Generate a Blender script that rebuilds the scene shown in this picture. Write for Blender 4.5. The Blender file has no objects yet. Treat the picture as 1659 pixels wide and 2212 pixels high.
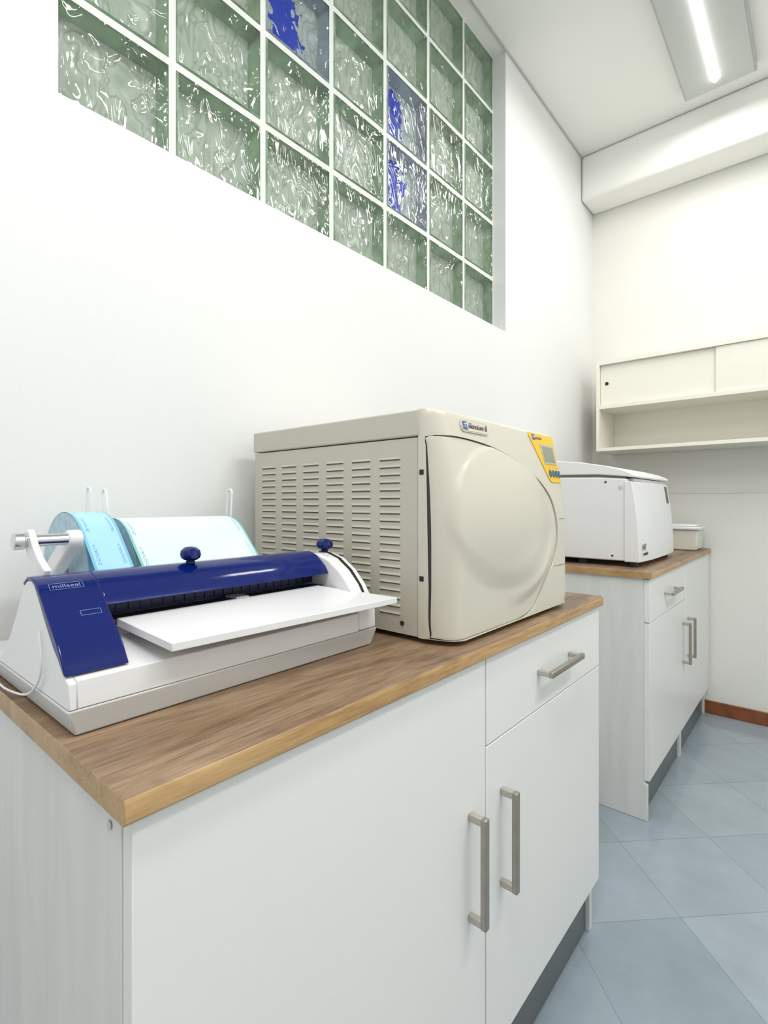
import bpy, bmesh, math, random
from mathutils import Vector, Matrix
random.seed(4)
S = bpy.context.scene
COL = S.collection
try:
    S.view_settings.view_transform = 'Standard'
    S.view_settings.look = 'None'
except Exception:
    pass
CT = 0.876   # worktop height

# ------------------------------------------------------------------ materials
def new_mat(name):
    m = bpy.data.materials.new(name); m.use_nodes = True
    nt = m.node_tree
    b = nt.nodes['Principled BSDF']
    return m, nt, b

def mat(name, col, rough=0.5, metal=0.0, var=0.03, scale=8.0, bump=0.0, bscale=200.0, coat=0.0, emis=0.0, spec=None):
    m, nt, b = new_mat(name)
    N = nt.nodes; L = nt.links
    tc = N.new('ShaderNodeTexCoord')
    no = N.new('ShaderNodeTexNoise'); no.inputs['Scale'].default_value = scale; no.inputs['Detail'].default_value = 4
    L.new(tc.outputs['Object'], no.inputs['Vector'])
    r = N.new('ShaderNodeValToRGB')
    r.color_ramp.elements[0].position = 0.3; r.color_ramp.elements[1].position = 0.7
    r.color_ramp.elements[0].color = [max(0, c*(1-var)) for c in col]+[1]
    r.color_ramp.elements[1].color = [min(1, c*(1+var)) for c in col]+[1]
    L.new(no.outputs['Fac'], r.inputs['Fac']); L.new(r.outputs['Color'], b.inputs['Base Color'])
    b.inputs['Roughness'].default_value = rough; b.inputs['Metallic'].default_value = metal
    b.inputs['Coat Weight'].default_value = coat
    if spec is not None: b.inputs['Specular IOR Level'].default_value = spec
    if bump > 0:
        n2 = N.new('ShaderNodeTexNoise'); n2.inputs['Scale'].default_value = bscale; n2.inputs['Detail'].default_value = 3
        L.new(tc.outputs['Object'], n2.inputs['Vector'])
        bp = N.new('ShaderNodeBump'); bp.inputs['Strength'].default_value = bump; bp.inputs['Distance'].default_value = 0.002
        L.new(n2.outputs['Fac'], bp.inputs['Height']); L.new(bp.outputs['Normal'], b.inputs['Normal'])
    if emis > 0:
        b.inputs['Emission Color'].default_value = list(col)+[1]; b.inputs['Emission Strength'].default_value = emis
    return m

M_wall = mat('wall_paint', (0.845, 0.85, 0.84), 0.75, var=0.008, scale=2, bump=0.15, bscale=120)
M_wallb = mat('end_wall_paint', (0.84, 0.835, 0.785), 0.75, var=0.01, scale=2, bump=0.15, bscale=120)
M_ceil = mat('ceiling_paint', (0.945, 0.94, 0.90), 0.8, var=0.008, scale=2)
M_trim = mat('grey_trim', (0.55, 0.55, 0.53), 0.6)
M_skirt = mat('reddish_wood', (0.22, 0.07, 0.025), 0.4, var=0.25, scale=15)
M_lam = mat('white_laminate', (0.855, 0.855, 0.83), 0.36, var=0.008, scale=3, bump=0.06, bscale=500)
M_edge = mat('laminate_edge', (0.62, 0.62, 0.58), 0.5)
M_shelf = mat('cream_laminate', (0.87, 0.845, 0.75), 0.45, var=0.01)
M_plinth = mat('grey_plinth', (0.10, 0.115, 0.12), 0.3, var=0.1)
M_black = mat('black_plastic', (0.008, 0.008, 0.009), 0.4)
M_gap = mat('dark_gap_fill', (0.04, 0.04, 0.038), 0.6)
M_nickel = mat('brushed_nickel', (0.40, 0.37, 0.32), 0.33, metal=0.85, var=0.06, scale=60)
M_nickel2 = mat('nickel_post', (0.52, 0.49, 0.43), 0.4, metal=0.6, var=0.04, scale=60)
M_chrome = mat('chrome', (0.70, 0.71, 0.73), 0.14, metal=1.0)
M_beige = mat('beige_enamel', (0.56, 0.53, 0.445), 0.42, var=0.012, scale=6, bump=0.06, bscale=700)
M_beige2 = mat('ivory_plastic', (0.655, 0.62, 0.525), 0.3, var=0.01, scale=5, bump=0.03, bscale=600)
M_slot = mat('vent_slot_dark', (0.16, 0.155, 0.13), 0.7)
M_wp = mat('white_plastic', (0.84, 0.84, 0.845), 0.28, var=0.01, coat=0.2)
M_wp2 = mat('pale_grey_plastic', (0.62, 0.615, 0.60), 0.5, var=0.02, bump=0.1, bscale=900)
M_blue = mat('glossy_navy_plastic', (0.0015, 0.010, 0.125), 0.10, var=0.1, coat=0.0, bump=0.05, bscale=60, spec=0.42)
M_blued = mat('dark_navy_plastic', (0.002, 0.008, 0.07), 0.3, var=0.1)
M_gold = mat('brass_strip', (0.5, 0.36, 0.12), 0.3, metal=0.9)
M_yellow = mat('yellow_panel', (0.88, 0.53, 0.02), 0.4, var=0.03)
M_lcd = mat('lcd_screen', (0.23, 0.27, 0.20), 0.15)
M_lcdf = mat('lcd_frame', (0.42, 0.45, 0.38), 0.3)
M_btn = mat('blue_button', (0.06, 0.13, 0.24), 0.4)
M_inkblue = mat('blue_ink', (0.03, 0.09, 0.35), 0.5)
M_ink = mat('dark_ink', (0.03, 0.03, 0.04), 0.5)
M_white = mat('white_ink', (0.85, 0.87, 0.9), 0.5)
M_pale = mat('pale_blue_print', (0.24, 0.31, 0.52), 0.4)
M_badge = mat('badge_silver', (0.62, 0.60, 0.50), 0.25, metal=0.3)
M_mortar = mat('white_grout', (0.80, 0.82, 0.78), 0.8, var=0.02, bump=0.2, bscale=80)
M_centri = mat('centrifuge_white', (0.84, 0.84, 0.84), 0.4, var=0.01, bump=0.05, bscale=700)
M_cable = mat('white_cable', (0.8, 0.8, 0.78), 0.5)
M_paper = mat('roll_end_paper', (0.45, 0.62, 0.72), 0.6, var=0.12, scale=90)
M_light_body = mat('lamp_grey_metal', (0.50, 0.52, 0.51), 0.4, var=0.02)
M_tube = mat('lamp_tube', (1.0, 1.0, 1.0), 0.4, emis=9.0)
M_boxp = mat('cream_container', (0.78, 0.77, 0.68), 0.4)

def side_mat():
    m, nt, b = new_mat('worn_white_side'); N = nt.nodes; L = nt.links
    tc = N.new('ShaderNodeTexCoord'); mp = N.new('ShaderNodeMapping'); mp.inputs['Scale'].default_value = (14, 14, 1.6)
    L.new(tc.outputs['Object'], mp.inputs['Vector'])
    no = N.new('ShaderNodeTexNoise'); no.inputs['Scale'].default_value = 1.5; no.inputs['Detail'].default_value = 6; no.inputs['Distortion'].default_value = 0.8
    L.new(mp.outputs[0], no.inputs['Vector'])
    r = N.new('ShaderNodeValToRGB'); e = r.color_ramp.elements
    e[0].position = 0.34; e[0].color = (0.72, 0.72, 0.70, 1); e[1].position = 0.6; e[1].color = (0.78, 0.78, 0.76, 1)
    L.new(no.outputs['Fac'], r.inputs['Fac']); L.new(r.outputs['Color'], b.inputs['Base Color'])
    b.inputs['Roughness'].default_value = 0.4
    return m
M_side = side_mat()

def wood_mat(name, c0, c1, c2):
    m, nt, b = new_mat(name); N = nt.nodes; L = nt.links
    tc = N.new('ShaderNodeTexCoord'); mp = N.new('ShaderNodeMapping'); mp.inputs['Scale'].default_value = (13, 2.4, 13)
    L.new(tc.outputs['Object'], mp.inputs['Vector'])
    no = N.new('ShaderNodeTexNoise'); no.inputs['Scale'].default_value = 1.3; no.inputs['Detail'].default_value = 10; no.inputs['Distortion'].default_value = 1.0; no.inputs['Roughness'].default_value = 0.66
    L.new(mp.outputs[0], no.inputs['Vector'])
    mp2 = N.new('ShaderNodeMapping'); mp2.inputs['Scale'].default_value = (400, 16, 400); L.new(tc.outputs['Object'], mp2.inputs['Vector'])
    n2 = N.new('ShaderNodeTexNoise'); n2.inputs['Scale'].default_value = 1.0; n2.inputs['Detail'].default_value = 3
    L.new(mp2.outputs[0], n2.inputs['Vector'])
    mx = N.new('ShaderNodeMath'); mx.operation = 'MULTIPLY_ADD'; mx.inputs[1].default_value = 0.34
    L.new(n2.outputs['Fac'], mx.inputs[0])
    m3 = N.new('ShaderNodeMath'); m3.operation = 'MULTIPLY'; m3.inputs[1].default_value = 0.68
    L.new(no.outputs['Fac'], m3.inputs[0]); L.new(m3.outputs[0], mx.inputs[2])
    r = N.new('ShaderNodeValToRGB'); e = r.color_ramp.elements
    e[0].position = 0.37; e[0].color = (*c0, 1); e[1].position = 0.65; e[1].color = (*c2, 1)
    k = r.color_ramp.elements.new(0.5); k.color = (*c1, 1)
    L.new(mx.outputs[0], r.inputs['Fac']); L.new(r.outputs['Color'], b.inputs['Base Color'])
    b.inputs['Roughness'].default_value = 0.33
    bp = N.new('ShaderNodeBump'); bp.inputs['Strength'].default_value = 0.12; bp.inputs['Distance'].default_value = 0.001
    L.new(n2.outputs['Fac'], bp.inputs['Height']); L.new(bp.outputs['Normal'], b.inputs['Normal'])
    return m
M_wood = wood_mat('oak_laminate', (0.105, 0.062, 0.034), (0.235, 0.148, 0.086), (0.35, 0.245, 0.155))
M_woode = wood_mat('oak_laminate_edge', (0.28, 0.155, 0.058), (0.455, 0.275, 0.115), (0.56, 0.37, 0.175))

def floor_mat():
    m, nt, b = new_mat('blue_grey_tiles'); N = nt.nodes; L = nt.links
    tc = N.new('ShaderNodeTexCoord'); mp = N.new('ShaderNodeMapping')
    mp.inputs['Rotation'].default_value = (0, 0, math.radians(45)); mp.inputs['Location'].default_value = (0.5629+3.1, -0.1103+3.1, 0)
    L.new(tc.outputs['Object'], mp.inputs['Vector'])
    br = N.new('ShaderNodeTexBrick'); br.offset = 0; br.squash = 1
    br.inputs['Scale'].default_value = 1; br.inputs['Brick Width'].default_value = 0.31; br.inputs['Row Height'].default_value = 0.31
    br.inputs['Mortar Size'].default_value = 0.0012; br.inputs['Mortar Smooth'].default_value = 0.1
    br.inputs['Color1'].default_value = (0.285, 0.345, 0.395, 1); br.inputs['Color2'].default_value = (0.35, 0.41, 0.455, 1)
    br.inputs['Mortar'].default_value = (0.21, 0.265, 0.31, 1)
    L.new(mp.outputs[0], br.inputs['Vector'])
    no = N.new('ShaderNodeTexNoise'); no.inputs['Scale'].default_value = 4; no.inputs['Detail'].default_value = 9; no.inputs['Roughness'].default_value = 0.65
    L.new(tc.outputs['Object'], no.inputs['Vector'])
    r = N.new('ShaderNodeValToRGB'); r.color_ramp.elements[0].position = 0.3; r.color_ramp.elements[0].color = (0.88, 0.88, 0.88, 1)
    r.color_ramp.elements[1].position = 0.7; r.color_ramp.elements[1].color = (1.08, 1.08, 1.08, 1)
    L.new(no.outputs['Fac'], r.inputs['Fac'])
    mx = N.new('ShaderNodeMix'); mx.data_type = 'RGBA'; mx.blend_type = 'MULTIPLY'; mx.inputs[0].default_value = 1
    L.new(br.outputs['Color'], mx.inputs[6]); L.new(r.outputs['Color'], mx.inputs[7]); L.new(mx.outputs[2], b.inputs['Base Color'])
    b.inputs['Roughness'].default_value = 0.15; b.inputs['Specular IOR Level'].default_value = 0.7
    bp = N.new('ShaderNodeBump'); bp.inputs['Strength'].default_value = 0.3; bp.inputs['Distance'].default_value = 0.001; bp.invert = True
    L.new(br.outputs['Fac'], bp.inputs['Height'])
    bp2 = N.new('ShaderNodeBump'); bp2.inputs['Strength'].default_value = 0.1; bp2.inputs['Distance'].default_value = 0.004
    L.new(no.outputs['Fac'], bp2.inputs['Height']); L.new(bp.outputs['Normal'], bp2.inputs['Normal']); L.new(bp2.outputs['Normal'], b.inputs['Normal'])
    return m
M_floor = floor_mat()

def glass_front(name, tint):
    m = bpy.data.materials.new(name); m.use_nodes = True; nt = m.node_tree; N = nt.nodes; L = nt.links
    N.clear()
    out = N.new('ShaderNodeOutputMaterial'); mix = N.new('ShaderNodeMixShader')
    tr = N.new('ShaderNodeBsdfTransparent'); tr.inputs['Color'].default_value = (*tint, 1)
    gl = N.new('ShaderNodeBsdfGlossy'); gl.inputs['Roughness'].default_value = 0.06; gl.inputs['Color'].default_value = (1, 1, 1, 1)
    tc = N.new('ShaderNodeTexCoord'); mp = N.new('ShaderNodeMapping'); mp.inputs['Scale'].default_value = (10, 13, 6.5); mp.inputs['Rotation'].default_value = (0.6, 0, 0)
    L.new(tc.outputs['Object'], mp.inputs['Vector'])
    no = N.new('ShaderNodeTexNoise'); no.inputs['Scale'].default_value = 1.35; no.inputs['Detail'].default_value = 1.5; no.inputs['Distortion'].default_value = 1.3
    L.new(mp.outputs[0], no.inputs['Vector'])
    bp = N.new('ShaderNodeBump'); bp.inputs['Strength'].default_value = 1.0; bp.inputs['Distance'].default_value = 0.020
    L.new(no.outputs['Fac'], bp.inputs['Height']); L.new(bp.outputs['Normal'], gl.inputs['Normal'])
    fr = N.new('ShaderNodeFresnel'); fr.inputs['IOR'].default_value = 1.45; L.new(bp.outputs['Normal'], fr.inputs['Normal'])
    ad = N.new('ShaderNodeMath'); ad.operation = 'MULTIPLY_ADD'; ad.inputs[1].default_value = 0.5; ad.inputs[2].default_value = 0.03; ad.use_clamp = True
    L.new(fr.outputs[0], ad.inputs[0])
    L.new(ad.outputs[0], mix.inputs[0]); L.new(tr.outputs[0], mix.inputs[1]); L.new(gl.outputs[0], mix.inputs[2])
    L.new(mix.outputs[0], out.inputs['Surface'])
    return m
def glass_back(name, blue):
    m, nt, b = new_mat(name); N = nt.nodes; L = nt.links
    tc = N.new('ShaderNodeTexCoord'); mp = N.new('ShaderNodeMapping'); mp.inputs['Scale'].default_value = (9, 13, 7); mp.inputs['Rotation'].default_value = (0.5, 0, 0)
    L.new(tc.outputs['Object'], mp.inputs['Vector'])
    no = N.new('ShaderNodeTexNoise'); no.inputs['Scale'].default_value = 1.15; no.inputs['Detail'].default_value = 1.6; no.inputs['Distortion'].default_value = 1.5
    L.new(mp.outputs[0], no.inputs['Vector'])
    r = N.new('ShaderNodeValToRGB'); e = r.color_ramp.elements
    e[0].position = 0.26; e[0].color = (0.32, 0.36, 0.30, 1); e[1].position = 0.75; e[1].color = (0.64, 0.67, 0.62, 1)  # grey-green streaks paint the refracted view through the block
    for p, c in ((0.42, (0.49, 0.52, 0.48)), (0.47, (0.46, 0.50, 0.45)), (0.505, (0.30, 0.35, 0.28)), (0.54, (0.48, 0.51, 0.47)), (0.60, (0.41, 0.44, 0.40)), (0.64, (0.52, 0.55, 0.51))):
        k = e.new(p); k.color = (*c, 1)
    L.new(no.outputs['Fac'], r.inputs['Fac'])
    last = r.outputs['Color']
    if blue:
        uv = N.new('ShaderNodeUVMap'); sx = N.new('ShaderNodeSeparateXYZ'); L.new(uv.outputs[0], sx.inputs[0])
        n3 = N.new('ShaderNodeTexNoise'); n3.inputs['Scale'].default_value = 24; n3.inputs['Detail'].default_value = 6; n3.inputs['Distortion'].default_value = 1.2; L.new(tc.outputs['Object'], n3.inputs['Vector'])
        def mth(op, a, bb, c=None):
            q = N.new('ShaderNodeMath'); q.operation = op
            for i, v in enumerate((a, bb, c)):
                if v is None: continue
                if isinstance(v, (int, float)): q.inputs[i].default_value = v
                else: L.new(v, q.inputs[i])
            return q.outputs[0]
        nz = mth('MULTIPLY_ADD', n3.outputs['Fac'], 1.2, -0.60)
        du = mth('ABSOLUTE', mth('SUBTRACT', mth('ADD', sx.outputs[0], nz), 0.38), 0)
        dv = mth('ABSOLUTE', mth('SUBTRACT', mth('ADD', sx.outputs[1], mth('MULTIPLY', nz, -0.8)), 0.5), 0)
        f = mth('MULTIPLY', mth('LESS_THAN', du, 0.23), mth('LESS_THAN', dv, 0.42))
        mx = N.new('ShaderNodeMix'); mx.data_type = 'RGBA'; L.new(f, mx.inputs[0]); L.new(last, mx.inputs[6]); mx.inputs[7].default_value = (0.0, 0.03, 0.42, 1)
        last = mx.outputs[2]
    L.new(last, b.inputs['Base Color']); b.inputs['Roughness'].default_value = 0.3; b.inputs['Specular IOR Level'].default_value = 0.3
    L.new(last, b.inputs['Emission Color']); b.inputs['Emission Strength'].default_value = 0.16  # plate glows by itself, in place of light from a room behind
    bp = N.new('ShaderNodeBump'); bp.inputs['Strength'].default_value = 1; bp.inputs['Distance'].default_value = 0.012
    L.new(no.outputs['Fac'], bp.inputs['Height']); L.new(bp.outputs['Normal'], b.inputs['Normal'])
    return m
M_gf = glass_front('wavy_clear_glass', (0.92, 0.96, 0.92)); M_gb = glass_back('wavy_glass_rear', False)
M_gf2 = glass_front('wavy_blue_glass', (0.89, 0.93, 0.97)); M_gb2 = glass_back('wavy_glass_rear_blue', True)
M_gs = mat('green_glass_edge', (0.33, 0.43, 0.32), 0.2, var=0.35, scale=16, emis=0.06)  # block side walls get a faint glow of their own
M_gs2 = mat('bluish_glass_edge', (0.36, 0.41, 0.43), 0.2, var=0.3, scale=12, emis=0.06)  # same added glow on the bluish side walls
M_rim = mat('green_glass_rim', (0.30, 0.41, 0.30), 0.08, var=0.35, scale=25, coat=0.5)
M_rim2 = mat('blue_glass_rim', (0.34, 0.40, 0.43), 0.08, var=0.3, scale=25, coat=0.5)

def film_mat(name, base, printcol, edgecol):
    m, nt, b = new_mat(name); N = nt.nodes; L = nt.links
    uv = N.new('ShaderNodeUVMap'); sx = N.new('ShaderNodeSeparateXYZ'); L.new(uv.outputs[0], sx.inputs[0])
    def mth(op, a, bb=0, c=0):
        q = N.new('ShaderNodeMath'); q.operation = op
        for i, v in enumerate((a, bb, c)):
            if isinstance(v, (int, float)): q.inputs[i].default_value = v
            else: L.new(v, q.inputs[i])
        return q.outputs[0]
    u = sx.outputs[0]; v = sx.outputs[1]       # both in metres; u measured from nearest edge
    band = mth('MULTIPLY', mth('GREATER_THAN', u, 0.007), mth('LESS_THAN', u, 0.0115))
    mp = N.new('ShaderNodeMapping'); mp.inputs['Scale'].default_value = (600, 420, 1); L.new(uv.outputs[0], mp.inputs['Vector'])
    no = N.new('ShaderNodeTexNoise'); no.inputs['Scale'].default_value = 1; no.inputs['Detail'].default_value = 1; L.new(mp.outputs[0], no.inputs['Vector'])
    f = mth('MULTIPLY', band, mth('GREATER_THAN', no.outputs['Fac'], 0.52))
    seg = mth('LESS_THAN', mth('FRACT', mth('MULTIPLY', v, 16)), 0.6)
    f = mth('MULTIPLY', mth('MULTIPLY', f, seg), 0.8)
    ed = mth('LESS_THAN', u, 0.004)
    mx = N.new('ShaderNodeMix'); mx.data_type = 'RGBA'; L.new(f, mx.inputs[0]); mx.inputs[6].default_value = (*base, 1); mx.inputs[7].default_value = (*printcol, 1)
    m2 = N.new('ShaderNodeMix'); m2.data_type = 'RGBA'; L.new(ed, m2.inputs[0]); L.new(mx.outputs[2], m2.inputs[6]); m2.inputs[7].default_value = (*edgecol, 1)
    L.new(m2.outputs[2], b.inputs['Base Color']); b.inputs['Roughness'].default_value = 0.22
    return m
M_film1 = film_mat('blue_pouch_film', (0.40, 0.69, 0.88), (0.08, 0.25, 0.62), (0.22, 0.5, 0.7))
M_film2 = film_mat('pale_pouch_film', (0.70, 0.88, 0.88), (0.08, 0.28, 0.58), (0.25, 0.6, 0.58))

# ------------------------------------------------------------------ mesh helpers
class MB:
    def __init__(s): s.v = []; s.f = []; s.m = []; s.uv = {}
    def add(s, vs, fs, mi=0):
        o = len(s.v); s.v += [tuple(p) for p in vs]
        for f in fs: s.f.append([i+o for i in f]); s.m.append(mi)
    def box(s, x0, x1, y0, y1, z0, z1, mi=0):
        vs = [(x0,y0,z0),(x1,y0,z0),(x1,y1,z0),(x0,y1,z0),(x0,y0,z1),(x1,y0,z1),(x1,y1,z1),(x0,y1,z1)]
        s.add(vs, [(0,3,2,1),(4,5,6,7),(0,1,5,4),(1,2,6,5),(2,3,7,6),(3,0,4,7)], mi)
    def prism_y(s, prof, y0, y1, mi=0):
        n = len(prof)
        vs = [(p[0], y0, p[1]) for p in prof]+[(p[0], y1, p[1]) for p in prof]
        fs = [(i, (i+1) % n, (i+1) % n+n, i+n) for i in range(n)]+[tuple(range(n-1, -1, -1)), tuple(range(n, 2*n))]
        s.add(vs, fs, mi)
    def prism_z(s, prof, z0, z1, mi=0):
        n = len(prof)
        vs = [(p[0], p[1], z0+(p[2] if len(p) > 2 else 0)) for p in prof]+[(p[0], p[1], z1+(p[2] if len(p) > 2 else 0)) for p in prof]
        fs = [(i, (i+1) % n, (i+1) % n+n, i+n) for i in range(n)]+[tuple(range(n-1, -1, -1)), tuple(range(n, 2*n))]
        s.add(vs, fs, mi)
    def tube(s, p0, p1, r, r1=None, n=24, mi=0):
        p0 = Vector(p0); p1 = Vector(p1); r1 = r if r1 is None else r1
        d = (p1-p0).normalized(); a = d.orthogonal().normalized(); b = d.cross(a)
        vs = []
        for p, rr in ((p0, r), (p1, r1)):
            for i in range(n):
                t = 2*math.pi*i/n; vs.append(p+a*math.cos(t)*rr+b*math.sin(t)*rr)
        fs = [(i, (i+1) % n, (i+1) % n+n, i+n) for i in range(n)]+[tuple(range(n-1, -1, -1)), tuple(range(n, 2*n))]
        s.add(vs, fs, mi)
    def lathe(s, c, prof, n=28, mi=0):
        vs = []; k = len(prof)
        for r, z in prof:
            for i in range(n):
                t = 2*math.pi*i/n; vs.append((c[0]+r*math.cos(t), c[1]+r*math.sin(t), c[2]+z))
        fs = []
        for j in range(k-1):
            for i in range(n):
                fs.append((j*n+i, j*n+(i+1) % n, (j+1)*n+(i+1) % n, (j+1)*n+i))
        fs.append(tuple(range(n-1, -1, -1))); fs.append(tuple(range((k-1)*n, k*n)))
        s.add(vs, fs, mi)
    def wire(s, path, r, side=Vector((0, 1, 0)), n=8, mi=0):
        o = len(s.v)
        for i, p in enumerate(path):
            d = (path[min(i+1, len(path)-1)]-path[max(0, i-1)]).normalized(); c = d.cross(side).normalized()
            for q in range(n):
                t = 2*math.pi*q/n; s.v.append(tuple(p+side*math.cos(t)*r+c*math.sin(t)*r))
        for i in range(len(path)-1):
            for q in range(n): s.f.append([o+i*n+q, o+i*n+(q+1) % n, o+(i+1)*n+(q+1) % n, o+(i+1)*n+q]); s.m.append(mi)

def obj(name, mb, mats, parent=None, bevel=0, seg=2, smooth=True, label=None, structure=False, category=None, fixn=True, group=None, origin=None):
    me = bpy.data.meshes.new(name)
    c = Vector(origin) if origin else None
    if c is None:
        xs = [p[0] for p in mb.v]; ys = [p[1] for p in mb.v]; zs = [p[2] for p in mb.v]
        c = Vector(((min(xs)+max(xs))/2, (min(ys)+max(ys))/2, min(zs)))
    if structure: c = Vector((0, 0, 0))
    me.from_pydata([tuple(Vector(p)-c) for p in mb.v], [], mb.f)
    for m in (mats if isinstance(mats, (list, tuple)) else [mats]): me.materials.append(m)
    for p, mi in zip(me.polygons, mb.m): p.material_index = mi
    if mb.uv:
        ul = me.uv_layers.new(name='UVMap')
        for p in me.polygons:
            for li, vi in zip(p.loop_indices, p.vertices):
                ul.data[li].uv = mb.uv.get(vi, (0.5, 0.5))
    if fixn:
        bm = bmesh.new(); bm.from_mesh(me); bmesh.ops.recalc_face_normals(bm, faces=bm.faces); bm.to_mesh(me); bm.free()
    if smooth:
        for p in me.polygons: p.use_smooth = True
        try: me.set_sharp_from_angle(angle=math.radians(32))
        except Exception: pass
    o = bpy.data.objects.new(name, me); COL.objects.link(o)
    if parent is not None:
        o.parent = parent
        pw = Vector(parent['_w']); o.location = c-pw
    else: o.location = c
    o['_w'] = tuple(c)
    if bevel > 0:
        b = o.modifiers.new('bevel', 'BEVEL'); b.width = bevel; b.segments = seg; b.limit_method = 'ANGLE'; b.angle_limit = math.radians(35)
    if label: o['label'] = label
    if structure: o['kind'] = 'structure'
    if category: o['category'] = category
    if group: o['group'] = group
    return o

def thing(name, loc, label, category, group=None):
    e = bpy.data.objects.new(name, None); e.empty_display_size = 0.05; COL.objects.link(e)
    e.location = loc; e['_w'] = tuple(loc); e['label'] = label; e['category'] = category
    if group: e['group'] = group
    return e

def text(name, body, size, origin, X, Y, m, parent, thick=0.0002, width=None, spacing=1.0, bold=0.0):
    cu = bpy.data.curves.new('t', 'FONT'); cu.body = body; cu.size = size; cu.extrude = thick; cu.align_x = 'CENTER'; cu.align_y = 'CENTER'; cu.space_character = spacing; cu.offset = bold
    to = bpy.data.objects.new('t', cu); COL.objects.link(to)
    bpy.context.view_layer.update()
    me = bpy.data.meshes.new_from_object(to.evaluated_get(bpy.context.evaluated_depsgraph_get()))
    bpy.data.objects.remove(to); 
    X = Vector(X).normalized(); Y = Vector(Y).normalized(); Z = X.cross(Y)
    if width:
        w = max(v.co.x for v in me.vertices)-min(v.co.x for v in me.vertices); k = width/w
        for v in me.vertices: v.co.x *= k
    R = Matrix((X, Y, Z)).transposed()
    for v in me.vertices: v.co = R @ v.co
    me.materials.clear(); me.materials.append(m); me.name = name
    o = bpy.data.objects.new(name, me); COL.objects.link(o)
    o.parent = parent; o.location = Vector(origin)-Vector(parent['_w']); o['_w'] = tuple(origin)
    return o

# ------------------------------------------------------------------ room
XR, Y0, YB, ZC = 2.6, -1.6, 3.2, 3.12
WY0, WY1, WZ0 = 0.327, 2.075, 1.874
b = MB(); b.box(-0.2, XR, Y0, YB, -0.06, 0); obj('floor', b, M_floor, structure=True, smooth=False)
b = MB(); b.box(-0.2, XR, Y0, YB, ZC, ZC+0.06); obj('ceiling', b, M_ceil, structure=True, smooth=False)
b = MB()
b.box(-0.2, 0, Y0, YB, 0, WZ0); b.box(-0.2, 0, Y0, WY0, WZ0, ZC); b.box(-0.2, 0, WY1, YB, WZ0, ZC)
obj('wall_left', b, M_wall, structure=True, smooth=False, fixn=False)
b = MB(); b.box(-0.2, XR, YB, YB+0.1, 0, ZC); obj('wall_back', b, M_wallb, structure=True, smooth=False)
b = MB(); b.box(XR, XR+0.1, Y0, YB+0.1, 0, ZC); obj('wall_right', b, M_wall, structure=True, smooth=False)
b = MB(); b.box(-0.2, XR, Y0-0.1, Y0, 0, ZC); obj('wall_front', b, M_wall, structure=True, smooth=False)
b = MB(); b.box(0.0, XR, 3.0, YB, 2.86, ZC); obj('trim_2', b, M_ceil, structure=True, bevel=0.02, seg=4)   # ceiling beam
b = MB(); b.box(0.0, 0.007, 0.0, 2.99, ZC-0.007, ZC-0.001, 0); obj('trim_1', b, M_trim, structure=True, smooth=False)
b = MB(); b.box(0.0, XR, YB-0.012, YB, 0.0, 0.068); obj('baseboard_back', b, M_skirt, structure=True, bevel=0.003)
b = MB(); b.box(0.0, XR, YB-0.004, YB, 1.168, 1.178); obj('trim_3', b, M_wallb, structure=True, bevel=0.001)

# ------------------------------------------------------------------ glass block window
win = MB(); gx = -0.062
NC, NR = 7, 5; mw = (WY1-WY0)/NC; mh = (ZC-WZ0)/NR; j = 0.0085
for i in range(NC+1):
    yy = WY0+i*mw; win.box(-0.15, gx, max(WY0, yy-j), min(WY1, yy+j), WZ0, ZC)
for r in range(NR+1):
    zz = WZ0+r*mh
    for i in range(NC):
        win.box(-0.15, gx, WY0+i*mw+j, WY0+(i+1)*mw-j, max(WZ0, zz-j), min(ZC, zz+j))
W = obj('window_1', win, M_mortar, structure=True, smooth=False, fixn=False)
W['label'] = 'interior glass block window with white grout and wavy clear blocks'
clear = MB(); blue = MB()
for i in range(NC):
    for r in range(NR):
        g = blue if (i, r) in ((2, 2), (4, 2), (4, 1)) else clear
        y0 = WY0+i*mw+j; y1 = WY0+(i+1)*mw-j; z0 = WZ0+r*mh+j; z1 = WZ0+(r+1)*mh-j
        xo, xi = gx-0.004, gx+0.004; e = 0.008; xb = -0.104
        o = len(g.v)
        def rect(x, k): return [(x, y0+k, z0+k), (x, y1-k, z0+k), (x, y1-k, z1-k), (x, y0+k, z1-k)]
        g.add(rect(xo, 0.0005)+rect(xi, 0.004)+rect(xi, e)+rect(xi-0.003, e+0.004)+rect(xb, 0.010), [], 0)
        for f in ((0,1,5,4),(1,2,6,5),(2,3,7,6),(3,0,4,7)): g.f.append([q+o for q in f]); g.m.append(3)
        for f in ((4,5,9,8),(5,6,10,9),(6,7,11,10),(7,4,8,11),(8,9,13,12),(9,10,14,13),(10,11,15,14),(11,8,12,15),(12,13,14,15)):
            g.f.append([q+o for q in f]); g.m.append(0)
        for f in ((0,16,17,1),(1,17,18,2),(2,18,19,3),(3,19,16,0)):
            g.f.append([q+o for q in f]); g.m.append(1)
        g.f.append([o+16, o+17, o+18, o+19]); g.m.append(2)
        for q, uvv in zip(range(16, 20), ((0, 0), (1, 0), (1, 1), (0, 1))): g.uv[o+q] = uvv
W['_w'] = (0, 0, 0)
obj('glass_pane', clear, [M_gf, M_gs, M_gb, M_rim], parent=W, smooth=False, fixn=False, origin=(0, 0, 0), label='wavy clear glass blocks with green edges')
obj('glass_pane', blue, [M_gf2, M_gs2, M_gb2, M_rim2], parent=W, smooth=False, fixn=False, origin=(0, 0, 0), label='wavy glass blocks with a cobalt blue blotch')

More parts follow.
